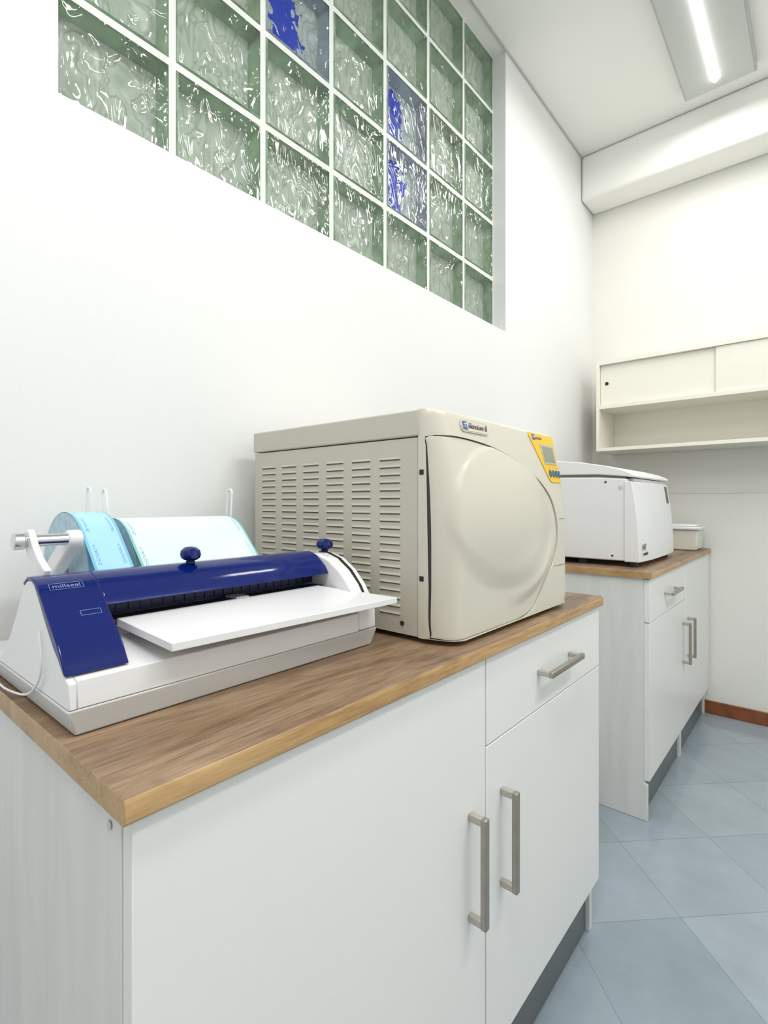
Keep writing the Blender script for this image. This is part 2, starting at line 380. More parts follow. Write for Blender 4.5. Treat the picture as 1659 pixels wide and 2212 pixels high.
# ------------------------------------------------------------------ ceiling lamp
def diff_mat():
    m, nt, b = new_mat('perforated_diffuser'); N = nt.nodes; L = nt.links
    tc = N.new('ShaderNodeTexCoord'); vo = N.new('ShaderNodeTexVoronoi'); vo.inputs['Scale'].default_value = 210; vo.inputs['Randomness'].default_value = 0
    L.new(tc.outputs['Object'], vo.inputs['Vector']); r = N.new('ShaderNodeValToRGB')
    r.color_ramp.elements[0].position = 0.15; r.color_ramp.elements[0].color = (0.50, 0.52, 0.50, 1); r.color_ramp.elements[1].position = 0.35; r.color_ramp.elements[1].color = (0.56, 0.58, 0.56, 1)
    L.new(vo.outputs['Distance'], r.inputs['Fac']); L.new(r.outputs['Color'], b.inputs['Base Color']); b.inputs['Roughness'].default_value = 0.35
    return m
M_diff = diff_mat()
def lamp(y0, y1, x0=0.553, x1=0.84, lab=None):
    T = thing('ceiling_lamp', ((x0+x1)/2, (y0+y1)/2, ZC-0.05), lab, 'lamp', 'ceiling strip lamps')
    b = MB(); zb = ZC-0.042
    b.box(x0, x1, y0, y1, zb+0.003, ZC-0.0005); 
    obj('housing', b, M_light_body, T, bevel=0.004)
    b = MB(); b.box(x0+0.008, x1-0.008, y0+0.008, y1-0.008, zb, zb+0.0028)
    obj('diffuser', b, M_diff, T)
    b = MB(); xm = (x0+x1)/2-0.008; b.tube((xm, y0+0.06, zb-0.002), (xm, y1-0.07, zb-0.002), 0.012)
    obj('light_tube', b, M_tube, T)
    return T
lamp(1.65, 2.874, lab='added unseen ceiling strip lamp with bright tube and grey perforated diffuser')
lamp(-0.9, 0.324, 0.95, 1.237, lab='added unseen ceiling strip lamp with bright tube and grey perforated diffuser')  # unseen fixture near the camera, added to light the room

def area(name, loc, sx, sy, power, rot=(0, 0, 0), col=(1, 1, 1)):
    l = bpy.data.lights.new(name, 'AREA'); l.shape = 'RECTANGLE'; l.size = sx; l.size_y = sy; l.energy = power; l.color = col
    o = bpy.data.objects.new(name, l); COL.objects.link(o); o.location = loc; o.rotation_euler = rot; return o
area('ceiling_light', (0.69, 2.26, 3.03), 0.2, 1.1, 11.5, col=(1.0, 0.985, 0.94))
area('ceiling_light', (1.1, -0.29, 3.03), 0.25, 1.1, 24, col=(0.995, 0.995, 0.99))  # light for the added unseen fixture
area('ceiling_light', (1.95, 1.2, 3.05), 0.3, 1.2, 31, col=(1.0, 0.995, 0.98))  # added out-of-view light, no fixture modelled for it
wd = bpy.data.worlds.new('World'); S.world = wd; wd.use_nodes = True
wd.node_tree.nodes['Background'].inputs[0].default_value = (0.8, 0.9, 1, 1); wd.node_tree.nodes['Background'].inputs[1].default_value = 0.3

# ------------------------------------------------------------------ kitchen units
def handle(parent, x, y, z, vertical, length=0.18):
    b = MB(); h = length/2; w = 0.0065; p = 0.034
    if vertical:
        b.box(x+p-0.011, x+p, y-w, y+w, z-h, z+h, 0)
        for s in (-1, 1):
            zc = z+s*(h-0.007); b.box(x, x+p-0.002, y-0.0055, y+0.0055, zc-0.0068, zc+0.0068, 1)
    else:
        b.box(x+p-0.011, x+p, y-h, y+h, z-w, z+w, 0)
        for s in (-1, 1):
            yc = y+s*(h-0.007); b.box(x, x+p-0.002, yc-0.0068, yc+0.0068, z-0.0055, z+0.0055, 1)
    return obj('handle', b, [M_nickel, M_nickel2], parent, bevel=0.0025, seg=3, label='brushed nickel bar handle')

def cabinet(y0, y1, xf, kind, hy, front0, label):
    T = thing('base_cabinet', (xf/2, (y0+y1)/2, 0), label, 'cabinet', 'white kitchen base cabinets')
    xc = xf-0.019; zt = 0.8515; b = MB()
    def side(ya, yb, full):
        if full: prof = [(0.02, 0.001), (xc+0.012, 0.001), (xc+0.012, 0.125), (xc, 0.133), (xc, zt), (0.02, zt)]
        else: prof = [(0.02, 0.001), (xc, 0.001), (xc, zt), (0.02, zt)]
        b.prism_y(prof, ya, yb, 0)
    side(y0, y0+0.016, front0); side(y1-0.016, y1, False)
    b.box(0.02, xc, y0+0.016, y1-0.016, 0.125, 0.141, 1); b.box(0.02, xc, y0+0.016, y1-0.016, zt-0.016, zt, 1)
    b.box(0.02, 0.026, y0+0.016, y1-0.016, 0.141, zt-0.016, 1)
    obj('body', b, [M_side, M_lam], T, bevel=0.0008)
    b = MB(); b.box(xc-0.030, xc-0.010, y0+0.0165, y1-0.0165, 0.001, 0.1245); obj('plinth', b, M_plinth, T, label='dark grey plinth')
    g = 0.0013
    zb = 0.142
    if kind == 'drawer':
        b = MB(); b.box(xc+0.0005, xf, y0+g, y1-g, 0.697, 0.849); D = obj('drawer', b, M_lam, T, bevel=0.001)
        handle(D, xf, (y0+y1)/2+0.005, 0.772, False)
        b = MB(); b.box(xc+0.0005, xf, y0+g, y1-g, zb, 0.6945); D = obj('door', b, M_lam, T, bevel=0.001)
        handle(D, xf, hy, 0.514, True)
    else:
        b = MB(); b.box(xc+0.0005, xf, y0+g, y1-g, zb, 0.849); D = obj('door', b, M_lam, T, bevel=0.001)
        handle(D, xf, hy, 0.518, True)
    return T
X1 = 0.625
C1 = cabinet(0.190, 0.790, X1, 'door', 0.737, False, 'white laminate cabinet with one tall door and nickel handle')
C2 = cabinet(0.7905, 1.380, X1, 'drawer', 0.847, False, 'white laminate cabinet with drawer above a door, nickel handles')
b = MB(); b.tube((0.584, 0.1895, 0.831), (0.584, 0.1880, 0.831), 0.0042); obj('screw_cap', b, M_edge, C1, bevel=0.0006)
X2 = 0.607
C3 = cabinet(1.966, 2.575, X2, 'drawer', 2.525, True, 'white laminate cabinet with drawer and door beside the far worktop end')
C4 = cabinet(2.5755, 3.184, X2, 'door', 2.63, False, 'white laminate cabinet with single door next to the end wall')

def worktop(y0, y1, xf, label):
    b = MB()
    r = 0.006; z0, z1 = CT-0.0243, CT
    b.prism_y([(0.002, z0), (xf-0.003, z0), (xf, z0+0.003), (xf, z1-r), (xf-0.0018, z1-0.0018), (xf-r, z1), (0.002, z1)], y0, y1, 0)
    o = obj('worktop', b, [M_wood, M_woode], None, bevel=0.0008, label=label, category='worktop', group='oak laminate worktops')
    for p in o.data.polygons:
        if p.normal.x > 0.6 or abs(p.normal.y) > 0.9: p.material_index = 1
    return o
worktop(0.181, 1.384, 0.635, 'oak laminate worktop carrying the sealing machine and beige steriliser')
worktop(1.955, 3.186, 0.617, 'oak laminate worktop carrying the white centrifuge')

# ------------------------------------------------------------------ wall shelf cabinet
T = thing('wall_cabinet', (0.67, 3.06, 1.41), 'cream wall cabinet with sliding doors above an open shelf', 'cabinet')
xa, xb_, ya, yb_, za, zb_ = 0.113, 1.25, 2.92, 3.196, 1.400, 1.896
b = MB()
b.box(xa, xa+0.016, ya, yb_, za, zb_); b.box(xb_-0.016, xb_, ya, yb_, za, zb_)
b.box(xa+0.016, xb_-0.016, ya, yb_, za, za+0.018); b.box(xa+0.016, xb_-0.016, ya, yb_, zb_-0.022, zb_)
b.box(xa+0.016, xb_-0.016, ya+0.001, yb_, 1.632, 1.652); b.box(xa+0.016, xb_-0.016, yb_-0.006, yb_, za+0.018, zb_-0.022)
obj('body', b, M_shelf, T, bevel=0.001)
b = MB(); b.box(xa+0.017, 0.70, ya+0.022, ya+0.028, 1.653, zb_-0.023); D = obj('sliding_door', b, M_shelf, T, bevel=0.001)
b2 = MB(); b2.tube((xa+0.05, ya+0.0215, 1.772), (xa+0.05, ya+0.0195, 1.772), 0.0095); obj('finger_hole', b2, M_black, D, label='round black finger pull')
b = MB(); b.box(0.672, xb_-0.017, ya+0.010, ya+0.016, 1.653, zb_-0.023); obj('sliding_door', b, M_shelf, T, bevel=0.001)

# ------------------------------------------------------------------ autoclave
A = thing('autoclave', (0.3, 0.96, CT), 'beige tabletop steriliser with round bulged door and vented side', 'steriliser')
AY0, AY1, AZ0, AZ1 = 0.7155, 1.208, CT+0.010, 1.281
FO = 0.008; XB = 0.5375
def fx(y, z):
    h = (z-CT)/0.405
    base = 0.564+0.036*math.sin(min(1, max(0, 1-h)/0.6)*math.pi/2)
    s = min(1, max(0, (y-AY0+0.0015)/0.042)); x = 0.536+(base-0.536)*math.sqrt(max(0, 1-(1-s)**2))
    s2 = min(1, max(0, (AY1-y)/0.022)); x -= 0.012*(1-math.sqrt(max(0, 1-(1-s2)**2)))
    return x
for xx in (0.10, 0.5):
    for yy in (0.76, 1.16):
        b = MB(); b.tube((xx, yy, CT+0.0005), (xx, yy, AZ0+0.002), 0.018)
        obj('foot', b, M_black, A)
b = MB(); b.box(0.062, XB-0.001, AY0+0.006, AY1-0.004, AZ0, 1.2345); obj('body', b, M_beige, A, bevel=0.003)
b = MB(); b.box(0.060, XB-0.0035, AY0, AY0+0.0055, AZ0, 1.233, 0)
for c in range(6):
    xs = 0.088+c*0.0717
    for r in range(21):
        zz = 1.198-r*0.0139
        x0_, x1_ = xs, xs+0.049; yo = AY0-0.0022
        pr = [(x0_, AY0, zz+0.0035), (x1_, AY0, zz+0.0035), (x1_-0.002, yo, zz-0.0005), (x0_+0.002, yo, zz-0.0005),
              (x0_, AY0, zz-0.0018), (x1_, AY0, zz-0.0018)]
        b.add(pr, [(0, 1, 2, 3), (0, 3, 4), (1, 5, 2)], 0)
        b.add([pr[3], pr[2], pr[5], pr[4]], [(0, 1, 2, 3)], 1)
        b.add([(x0_, AY0-0.0004, zz-0.0018), (x1_, AY0-0.0004, zz-0.0018), (x1_, AY0-0.0004, zz-0.0030), (x0_, AY0-0.0004, zz-0.0030)], [(0, 1, 2, 3)], 1)
obj('side_panel', b, [M_beige, M_slot], A, smooth=False, label='beige side panel with rows of louvre vents')
for (sx_, sz_) in ((0.500, 0.905), (0.08, 0.905)):
    b = MB(); b.tube((sx_, AY0-0.0002, sz_), (sx_, AY0-0.002, sz_), 0.0042); obj('screw', b, M_ink, A)
b = MB()
b.prism_z([(0.057, AY0-0.003), (XB-0.001, AY0-0.003), (XB+0.003, AY0), (XB+0.009, AY0+0.007), (XB+0.009, AY1), (0.057, AY1)], 1.2352, AZ1, 0)
obj('top_cover', b, M_beige, A, bevel=0.003, seg=3)
b = MB(); ny, nz = 50, 36; ys = [AY0+0.001+(AY1-AY0-0.003)*(i/ny) for i in range(ny+1)]; zs = [AZ0+0.002+(AZ1-0.004-AZ0)*(k/nz) for k in range(nz+1)]
vs = [(fx(y, z)-0.002, y, z) for z in zs for y in ys]
fs = [(k*(ny+1)+i, k*(ny+1)+i+1, (k+1)*(ny+1)+i+1, (k+1)*(ny+1)+i) for k in range(nz) for i in range(ny)]
b.add(vs, fs)
o0 = len(b.v)
rim = [k*(ny+1) for k in range(nz+1)]+[nz*(ny+1)+i for i in range(1, ny+1)]+[k*(ny+1)+ny for k in range(nz-1, -1, -1)]+[i for i in range(ny-1, 0, -1)]
b.v += [(XB-0.0032, b.v[i][1], b.v[i][2]) for i in rim]; n = len(rim)
for i in range(n):
    b.f.append([rim[i], rim[(i+1) % n], o0+(i+1) % n, o0+i]); b.m.append(0)
obj('gap_backing', b, M_gap, A)  # dark backing sheet paints the shade in the gaps around the door
def catmull(pts, n):
    out = []; k = len(pts)
    for i in range(k):
        p0, p1, p2, p3 = pts[i-1], pts[i], pts[(i+1) % k], pts[(i+2) % k]
        for q in range(n):
            t = q/n
            out.append(tuple(0.5*((2*p1[a])+(-p0[a]+p2[a])*t+(2*p0[a]-5*p1[a]+4*p2[a]-p3[a])*t*t+(-p0[a]+3*p1[a]-3*p2[a]+p3[a])*t**3) for a in (0, 1)))
    return out
outl = [(.7178, 1.215), (.7182, 1.2325), (.735, 1.2335), (.80, 1.233), (.88, 1.226), (.95, 1.212), (1.02, 1.191), (1.08, 1.164), (1.125, 1.128), (1.146, 1.08), (1.146, 1.03), (1.122, .985), (1.080, .950), (1.048, .920), (1.015, .897), (.96, .8875), (.86, .887), (.76, .887), (.722, .888), (.7178, .90), (.7178, .98), (.7178, 1.06), (.7178, 1.14)]
ol = catmull(outl, 8)
def sst(a, b_, t):
    t = min(1, max(0, (t-a)/(b_-a))); return t*t*(3-2*t)
cy_, cz_ = 0.916, 1.094
def ray(cy, cz, ty, tz, poly, grow=0.0025):
    dy, dz = ty-cy, tz-cz; best = None; n = len(poly)
    for i in range(n):
        (y1, z1), (y2, z2) = poly[i], poly[(i+1) % n]
        ey, ez = y2-y1, z2-z1; den = dy*ez-dz*ey
        if abs(den) < 1e-12: continue
        t = ((y1-cy)*ez-(z1-cz)*ey)/den; u = ((y1-cy)*dz-(z1-cz)*dy)/den
        if t > 0 and -1e-6 <= u <= 1+1e-6: best = t if best is None else max(best, t)
    L_ = math.hypot(dy, dz)
    t = min(best+grow/L_, 1-0.0010/L_)
    return (cy+dy*t, cz+dz*t)
oy0, oy1, oz0, oz1 = AY0-0.0012, AY1, AZ0-0.001, AZ1+0.0008
outer = []
def seg_(a, c, k):
    for q in range(k): outer.append((a[0]+(c[0]-a[0])*q/k, a[1]+(c[1]-a[1])*q/k))
seg_((oy0, oz0), (oy1, oz0), 50); seg_((oy1, oz0), (oy1, oz1), 50); seg_((oy1, oz1), (oy0, oz1), 60); seg_((oy0, oz1), (oy0, oz0), 50)
inner = [ray(cy_, cz_, p[0], p[1], ol) for p in outer]
b = MB(); n = len(outer); K = 10
def rx(y, z):
    lf = sst(AY0-0.002, AY0+0.03, y)
    x = fx(y, z)+0.003+(FO-0.003)*lf
    e = (oz1-z)/0.009
    if e < 1: x -= 0.008*(1-math.sqrt(max(0, 1-(1-max(0, e))**2)))*(0.4+0.6*lf)
    return x
for (y, z) in inner: b.v.append((fx(y, z)-0.0015, y, z))
for k in range(K+1):
    t = k/K; 
    for (a, c) in zip(inner, outer):
        y = a[0]+(c[0]-a[0])*t; z = a[1]+(c[1]-a[1])*t; b.v.append((rx(y, z), y, z))
for (y, z) in outer: b.v.append((XB-0.002, y, z))
for k in range(K+2):
    for i in range(n): b.f.append([k*n+i, k*n+(i+1) % n, (k+1)*n+(i+1) % n, (k+1)*n+i]); b.m.append(0)
obj('front_fascia', b, M_beige2, A)
for zz in (1.172, 0.988):
    b = MB(); b.box(0.5385, 0.5475, AY0-0.0024, AY0+0.003, zz-0.0045, zz+0.0045); obj('hinge', b, M_black, A, bevel=0.001)
def dx_(y, z):
    lf = sst(AY0-0.002, AY0+0.03, y)
    x = fx(y, z)+0.002+0.0035*lf
    uy, uz = (y-cy_)/0.192, (z-cz_)/0.137
    e = math.sqrt(uy*uy+uz*uz)
    # crisp disc edge at the upper left, melting away towards the lower right
    m = sst(-0.55, 0.55, (uz-uy*0.6)/max(e, 0.3))
    x += 0.0040*(1-sst(0.965-0.25*(1-m), 1.0+0.10*(1-m), e))
    x += 0.011*max(0, 1-(e/1.04)**2)**1.25
    # moulded fold flaring out at the lower right
    e2 = math.sqrt(((y-0.930)/0.235)**2+((z-1.112)/0.196)**2)
    x += 0.010*(1-sst(0.88, 1.04, e2))*sst(1.06, 0.96, z)*sst(0.88, 1.05, y)
    return x
b = MB(); R = 100; n = len(ol)
for k in range(R):
    t = k/R
    for (y, z) in ol:
        yy = y+(cy_-y)*t; zz = z+(cz_-z)*t
        x = dx_(yy, zz)
        if k == 0: x -= 0.0012
        b.v.append((x, yy, zz))
for k in range(R-1):
    for i in range(n):
        b.f.append([k*n+i, k*n+(i+1) % n, (k+1)*n+(i+1) % n, (k+1)*n+i]); b.m.append(0)
b.v.append((dx_(cy_, cz_), cy_, cz_)); c = len(b.v)-1
for i in range(n): b.f.append([(R-1)*n+i, (R-1)*n+(i+1) % n, c]); b.m.append(0)
o0 = len(b.v)
for (y, z) in ol: b.v.append((fx(y, z)-0.0015, y, z))
for i in range(n): b.f.append([i, (i+1) % n, o0+(i+1) % n, o0+i]); b.m.append(0)
D = obj('door', b, M_beige2, A, label='ivory bulged oval door')
for zz, ya_ in ((1.082, 1.16), (0.976, 1.125)):
    b = MB(); pts = [ya_+(AY1-0.004-ya_)*i/10 for i in range(11)]
    for a_, c_ in zip(pts[:-1], pts[1:]):
        b.add([(rx(a_, zz)-0.002, a_, zz-0.0006), (rx(c_, zz)-0.002, c_, zz-0.0006), (rx(c_, zz)-0.002, c_, zz+0.0006), (rx(a_, zz)-0.002, a_, zz+0.0006),
               (rx(a_, zz)+0.0004, a_, zz-0.0006), (rx(c_, zz)+0.0004, c_, zz-0.0006), (rx(c_, zz)+0.0004, c_, zz+0.0006), (rx(a_, zz)+0.0004, a_, zz+0.0006)],
              [(0,3,2,1),(4,5,6,7),(0,1,5,4),(1,2,6,5),(2,3,7,6),(3,0,4,7)])
    obj('seam', b, M_slot, A)
def patch(name, pts, off, m, parent, center=None, label=None):
    b = MB(); n = len(pts); cy = sum(p[0] for p in pts)/n; cz = sum(p[1] for p in pts)/n
    R = 8
    for k in range(R):
        t = k/R
        for (y, z) in pts:
            yy = y+(cy-y)*t; zz = z+(cz-z)*t; b.v.append((rx(yy, zz)+off, yy, zz))
    for k in range(R-1):
        for i in range(n): b.f.append([k*n+i, k*n+(i+1) % n, (k+1)*n+(i+1) % n, (k+1)*n+i]); b.m.append(0)
    b.v.append((rx(cy, cz)+off, cy, cz)); c = len(b.v)-1
    for i in range(n): b.f.append([(R-1)*n+i, (R-1)*n+(i+1) % n, c]); b.m.append(0)
    o0 = len(b.v)
    for (y, z) in pts: b.v.append((rx(y, z)+off-0.004, y, z))
    for i in range(n): b.f.append([i, (i+1) % n, o0+(i+1) % n, o0+i]); b.m.append(0)
    return obj(name, b, m, parent, label=label)
def dens(pts, k=6):
    out = []
    for i in range(len(pts)):
        a, c = pts[i], pts[(i+1) % len(pts)]
        for q in range(k): out.append((a[0]+(c[0]-a[0])*q/k, a[1]+(c[1]-a[1])*q/k))
    return out
P = patch('control_panel', dens([(1.066, 1.2755), (1.196, 1.2755), (1.200, 1.270), (1.204, 1.172), (1.200, 1.166), (1.140, 1.166), (1.128, 1.174), (1.098, 1.216), (1.064, 1.268)]), 0.0018, M_yellow, A, label='yellow control panel with display and four buttons')
patch('display', dens([(1.112, 1.252), (1.184, 1.252), (1.184, 1.207), (1.118, 1.207)]), 0.0026, M_lcdf, P)
patch('screen', dens([(1.122, 1.247), (1.178, 1.247), (1.178, 1.213), (1.122, 1.213)]), 0.0032, M_lcd, P)
for k, yy in enumerate((1.139, 1.157, 1.174, 1.190)):
    cir = [(yy+0.0068*math.cos(t*math.pi/10), 1.186+0.0085*math.sin(t*math.pi/10)) for t in range(20)]
    patch('button', cir, 0.0034, M_btn, P)
    b = MB(); x = rx(yy, 1.202)+0.002; b.box(x-0.0005, x+0.0004, yy-0.003, yy+0.003, 1.1985, 1.2003); obj('button_mark', b, M_inkblue, P)
cirs = dens([(1.080, 1.272), (1.094, 1.272), (1.094, 1.260), (1.080, 1.260)], 3)
patch('logo_square', cirs, 0.0026, M_inkblue, P)
text('logo_letter', 'm', 0.015, (rx(1.087, 1.266)+0.0029, 1.087, 1.2668), (0, 1, 0), (0, 0, 1), M_white, P)
text('logo_text', 'ocom', 0.0125, (rx(1.115, 1.266)+0.003, 1.1115, 1.2655), (0, 1, 0), (0, 0, 1), M_inkblue, P, width=0.030)
def rr(y0, y1, z0, z1, r, n=5):
    out = []
    for (cy, cz, a0) in ((y1-r, z1-r, 0), (y0+r, z1-r, 90), (y0+r, z0+r, 180), (y1-r, z0+r, 270)):
        for q in range(n+1):
            a = math.radians(a0+90*q/n); out.append((cy+r*math.cos(a), cz+r*math.sin(a)))
    return out
B = patch('badge', rr(0.781, 0.880, 1.247, 1.2705, 0.009), 0.002, M_badge, A, label='silver badge with blue lettering')
patch('badge_inner', rr(0.7835, 0.8775, 1.2495, 1.268, 0.008), 0.0026, M_beige2, B)
patch('logo_square', dens([(0.788, 1.266), (0.803, 1.266), (0.803, 1.2515), (0.788, 1.2515)], 3), 0.0032, M_inkblue, B)
text('logo_letter', 'm', 0.018, (rx(0.7955, 1.258)+0.0038, 0.7955, 1.260), (0, 1, 0), (0, 0, 1), M_white, B)
text('logo_text', 'illennium B', 0.0145, (rx(0.839, 1.258)+0.0036, 0.8395, 1.259), (0, 1, 0), (0, 0, 1), M_ink, B, width=0.066)

# ------------------------------------------------------------------ sealing machine
SM = thing('sealing_machine', (0.3, 0.42, CT), 'white pouch sealing machine with glossy navy cover on oak worktop', 'sealing machine')
H = lambda h: CT+h
sy0, sy1 = 0.188, 0.660
b = MB()
lo = [(0.11, sy0+0.008), (0.480, sy0+0.008), (0.480, sy1-0.006), (0.11, sy1-0.006)]
up = [(0.105, sy0-0.002), (0.487, sy0-0.002), (0.487, sy1+0.002), (0.105, sy1+0.002)]
b.add([(p[0], p[1], H(0.001)) for p in lo]+[(p[0], p[1], H(0.030)) for p in up], [(3,2,1,0),(4,5,6,7),(0,1,5,4),(1,2,6,5),(2,3,7,6),(3,0,4,7)])
obj('base', b, M_wp2, SM, bevel=0.002)
b = MB()
prof = [(.486, .0305), (.485, .060), (.455, .066), (.40, .078), (.392, .088), (.34, .10), (.30, .10), (.25, .055), (.225, .0305)]
b.prism_y([(x, H(h)) for x, h in prof], sy0+0.008, 0.6175)
capp = [(.4865, .0305), (.4855, .058), (.472, .063), (.455, .077), (.441, .086), (.425, .100), (.408, .116), (.388, .136), (.376, .1475), (.364, .1515), (.350, .151), (.334, .143), (.315, .118), (.275, .072), (.245, .050), (.225, .0305)]
b.prism_y([(x, H(h)) for x, h in capp], sy0, sy0+0.0078)
obj('housing', b, M_wp, SM, bevel=0.0012, label='white plastic housing')
arch = [(.4865, .0305), (.4855, .060), (.478, .080), (.462, .104), (.440, .126), (.412, .144), (.385, .152), (.358, .152), (.338, .143), (.315, .118), (.275, .072), (.225, .0305)]
b = MB(); b.prism_y([(x, H(h)) for x, h in arch], 0.618, sy1)
obj('end_cap', b, M_wp, SM, bevel=0.004, seg=3)
b = MB()
tr = [(.482, .072), (.465, .1005), (.442, .1255), (.413, .1443), (.386, .1522), (.362, .1526)]
for p, q in zip(tr[:-1], tr[1:]):
    b.add([(p[0]-0.004, 0.641, H(p[1]-0.004)), (q[0]-0.004, 0.641, H(q[1]-0.004)), (q[0]+0.001, 0.641, H(q[1]+0.0012)), (p[0]+0.001, 0.641, H(p[1]+0.0012)),
           (p[0]-0.004, 0.6455, H(p[1]-0.004)), (q[0]-0.004, 0.6455, H(q[1]-0.004)), (q[0]+0.001, 0.6455, H(q[1]+0.0012)), (p[0]+0.001, 0.6455, H(p[1]+0.0012))],
          [(0,3,2,1),(4,5,6,7),(0,1,5,4),(1,2,6,5),(2,3,7,6),(3,0,4,7)])
obj('cutter_track', b, M_black, SM)
cov_o = [(.4785, .0640), (.4725, .0710), (.4625, .0840), (.449, .0970), (.433, .1100), (.416, .1240), (.398, .1395), (.382, .1510), (.366, .1560), (.350, .1555), (.336, .148)]
cov_i = [(.336, .1435), (.350, .1515), (.364, .1520), (.376, .1480), (.389, .1365), (.409, .1165), (.426, .1005), (.442, .0865), (.456, .0775), (.472, .0636)]
b = MB()
b.prism_y([(x, H(h)) for x, h in cov_o+cov_i], sy0-0.001, 0.2515)
fill = [(.466, .067), (.450, .0835), (.426, .1035), (.392, .137), (.376, .149), (.345, .149), (.336, .10), (.40, .08)]
b.prism_y([(x, H(h)) for x, h in fill], sy0+0.0085, 0.2510)
bar = [(.414, .1200), (.406, .1320), (.396, .1410), (.382, .1510), (.366, .1560), (.350, .1555), (.338, .149), (.334, .138), (.334, .1005), (.3665, .1005), (.3665, .124), (.406, .1180)]
b.prism_y([(x, H(h)) for x, h in bar], 0.2512, 0.6175)
CV = obj('cover', b, M_blue, SM, bevel=0.0015, seg=3, label='glossy navy blue cover')
b = MB()
b.box(0.367, 0.3705, 0.2525, 0.6172, H(0.1005), H(0.1235), 0)
for i in range(22): 
    yy = 0.264+i*0.0158; b.box(0.3705, 0.3720, yy, yy+0.003, H(0.102), H(0.1230), 0)
obj('grille', b, M_blued, SM)
b = MB(); b.box(0.3725, 0.398, 0.2525, 0.6172, H(0.091), H(0.0985), 0); b.box(0.3982, 0.3995, 0.2525, 0.6172, H(0.094), H(0.0975), 1); b.box(0.373, 0.402, 0.44, 0.462, H(0.0986), H(0.1015), 2)
obj('sealing_slot', b, [M_black, M_gold, M_trim], SM)
b = MB()
tray = [(.402, .268, .090), (.514, .283, .0755), (.530, .664, .0755), (.402, .602, .090)]
b.prism_z([(x, y, h) for x, y, h in tray], CT, CT+0.0100)
obj('support_tray', b, M_wp, SM, bevel=0.0010, label='flat white support tray')
def knob(y, h, parent):
    b = MB()
    b.lathe((0.368, y, H(h)), [(0.0065, 0), (0.0065, 0.003), (0.0055, 0.004), (0.0055, 0.008)])
    b2 = MB(); b2.lathe((0, 0, 0), [(0.009, 0), (0.0130, 0.003), (0.0145, 0.008), (0.0130, 0.0140), (0.0085, 0.0180), (0.002, 0.0195)])
    b.add([(0.368+v[0]*1.25, y+v[1]*0.95, H(h)+0.005+v[2]) for v in b2.v], b2.f)
    return obj('knob', b, M_blue, parent)
knob(0.385, 0.1552, SM); knob(0.650, 0.1525, SM)
e1 = Vector((.382-.398, 0, .151-.1395)).normalized(); nrm = Vector((e1.z, 0, -e1.x))
lc = Vector((.390, .2165, H(.14525)))+nrm*0.0004
text('logo_text', 'millseal', 0.0085, lc, (0, 1, 0), e1, M_pale, CV, width=0.029, thick=0.00015)
def frame(b, cen, X, Y, w, h, t, th):
    X = Vector(X); Y = Vector(Y); Z = X.cross(Y)
    for (a0, a1, c0, c1) in ((-w, w, h-t, h), (-w, w, -h, -h+t), (-w, -w+t, -h+t, h-t), (w-t, w, -h+t, h-t)):
        vs = [cen+X*a+Y*c+Z*d for d in (-th, th) for (a, c) in ((a0, c0), (a1, c0), (a1, c1), (a0, c1))]
        b.add(vs, [(0,3,2,1),(4,5,6,7),(0,1,5,4),(1,2,6,5),(2,3,7,6),(3,0,4,7)])
b = MB()
frame(b, lc, (0, 1, 0), e1, 0.0180, 0.0052, 0.0004, 0.0002)
obj('logo_frame', b, M_pale, CV)
e2 = Vector((.416-.433, 0, .1240-.1100)).normalized(); n2_ = Vector((e2.z, 0, -e2.x)); ic = Vector((.4245, .231, H(.1170)))+n2_*0.0002
b = MB()
frame(b, ic, (0, 1, 0), e2, 0.0110, 0.0038, 0.0004, 0.0004)  # pale rectangular outline on the sloping cover
obj('pale_outline', b, M_pale, CV)
def strip_poly(pts, w):
    L_, R_ = [], []
    k = len(pts)
    for i in range(k):
        a = Vector(pts[max(0, i-1)]); c = Vector(pts[min(k-1, i+1)]); d = (c-a).normalized(); nn = Vector((-d.y, d.x))*w/2
        p = Vector(pts[i]); L_.append(p+nn); R_.append(p-nn)
    tip = []; d = (Vector(pts[-1])-Vector(pts[-2])).normalized(); nn = Vector((-d.y, d.x))
    for q in range(1, 8):
        t = math.pi*q/8; tip.append(Vector(pts[-1])+nn*(w/2)*math.cos(t)+d*(w/2)*math.sin(t))
    return L_+tip+R_[::-1]
def strip_xz(b, pts, w, y0, y1, mi=0):
    b.prism_y([(p.x, p.y) for p in strip_poly(pts, w)], y0, y1, mi)
for pts_, yc in (([(0.135, H(.031)), (0.125, H(.12)), (0.118, H(.20)), (0.120, H(.262))], 0.3365),
                 ([(0.19, H(.031)), (0.19, H(.12)), (0.182, H(.20)), (0.168, H(.258))], 0.3430),
                 ([(0.185, H(.031)), (0.185, H(.12)), (0.186, H(.20)), (0.192, H(.262))], 0.5635)):
    b = MB(); b.wire([Vector((p.x, yc, p.y)) for p in strip_poly(pts_, 0.0145)], 0.0019)
    obj('roll_divider', b, M_wp, SM, label='white wire loop')
b = MB(); b.tube((0.185, 0.262, H(.13)), (0.185, 0.5665, H(.13)), 0.010); obj('roll_spindle', b, M_chrome, SM)
b = MB(); strip_xz(b, [(0.352, H(.150)), (0.325, H(.163)), (0.302, H(.180)), (0.288, H(.196))], 0.026, 0.203, 0.211); obj('roll_arm', b, M_wp, SM, bevel=0.0015)
b = MB(); strip_xz(b, [(0.185, H(.13)), (0.24, H(.165)), (0.285, H(.193))], 0.026, 0.250, 0.268); obj('roll_arm', b, M_wp, SM, bevel=0.003, seg=3)
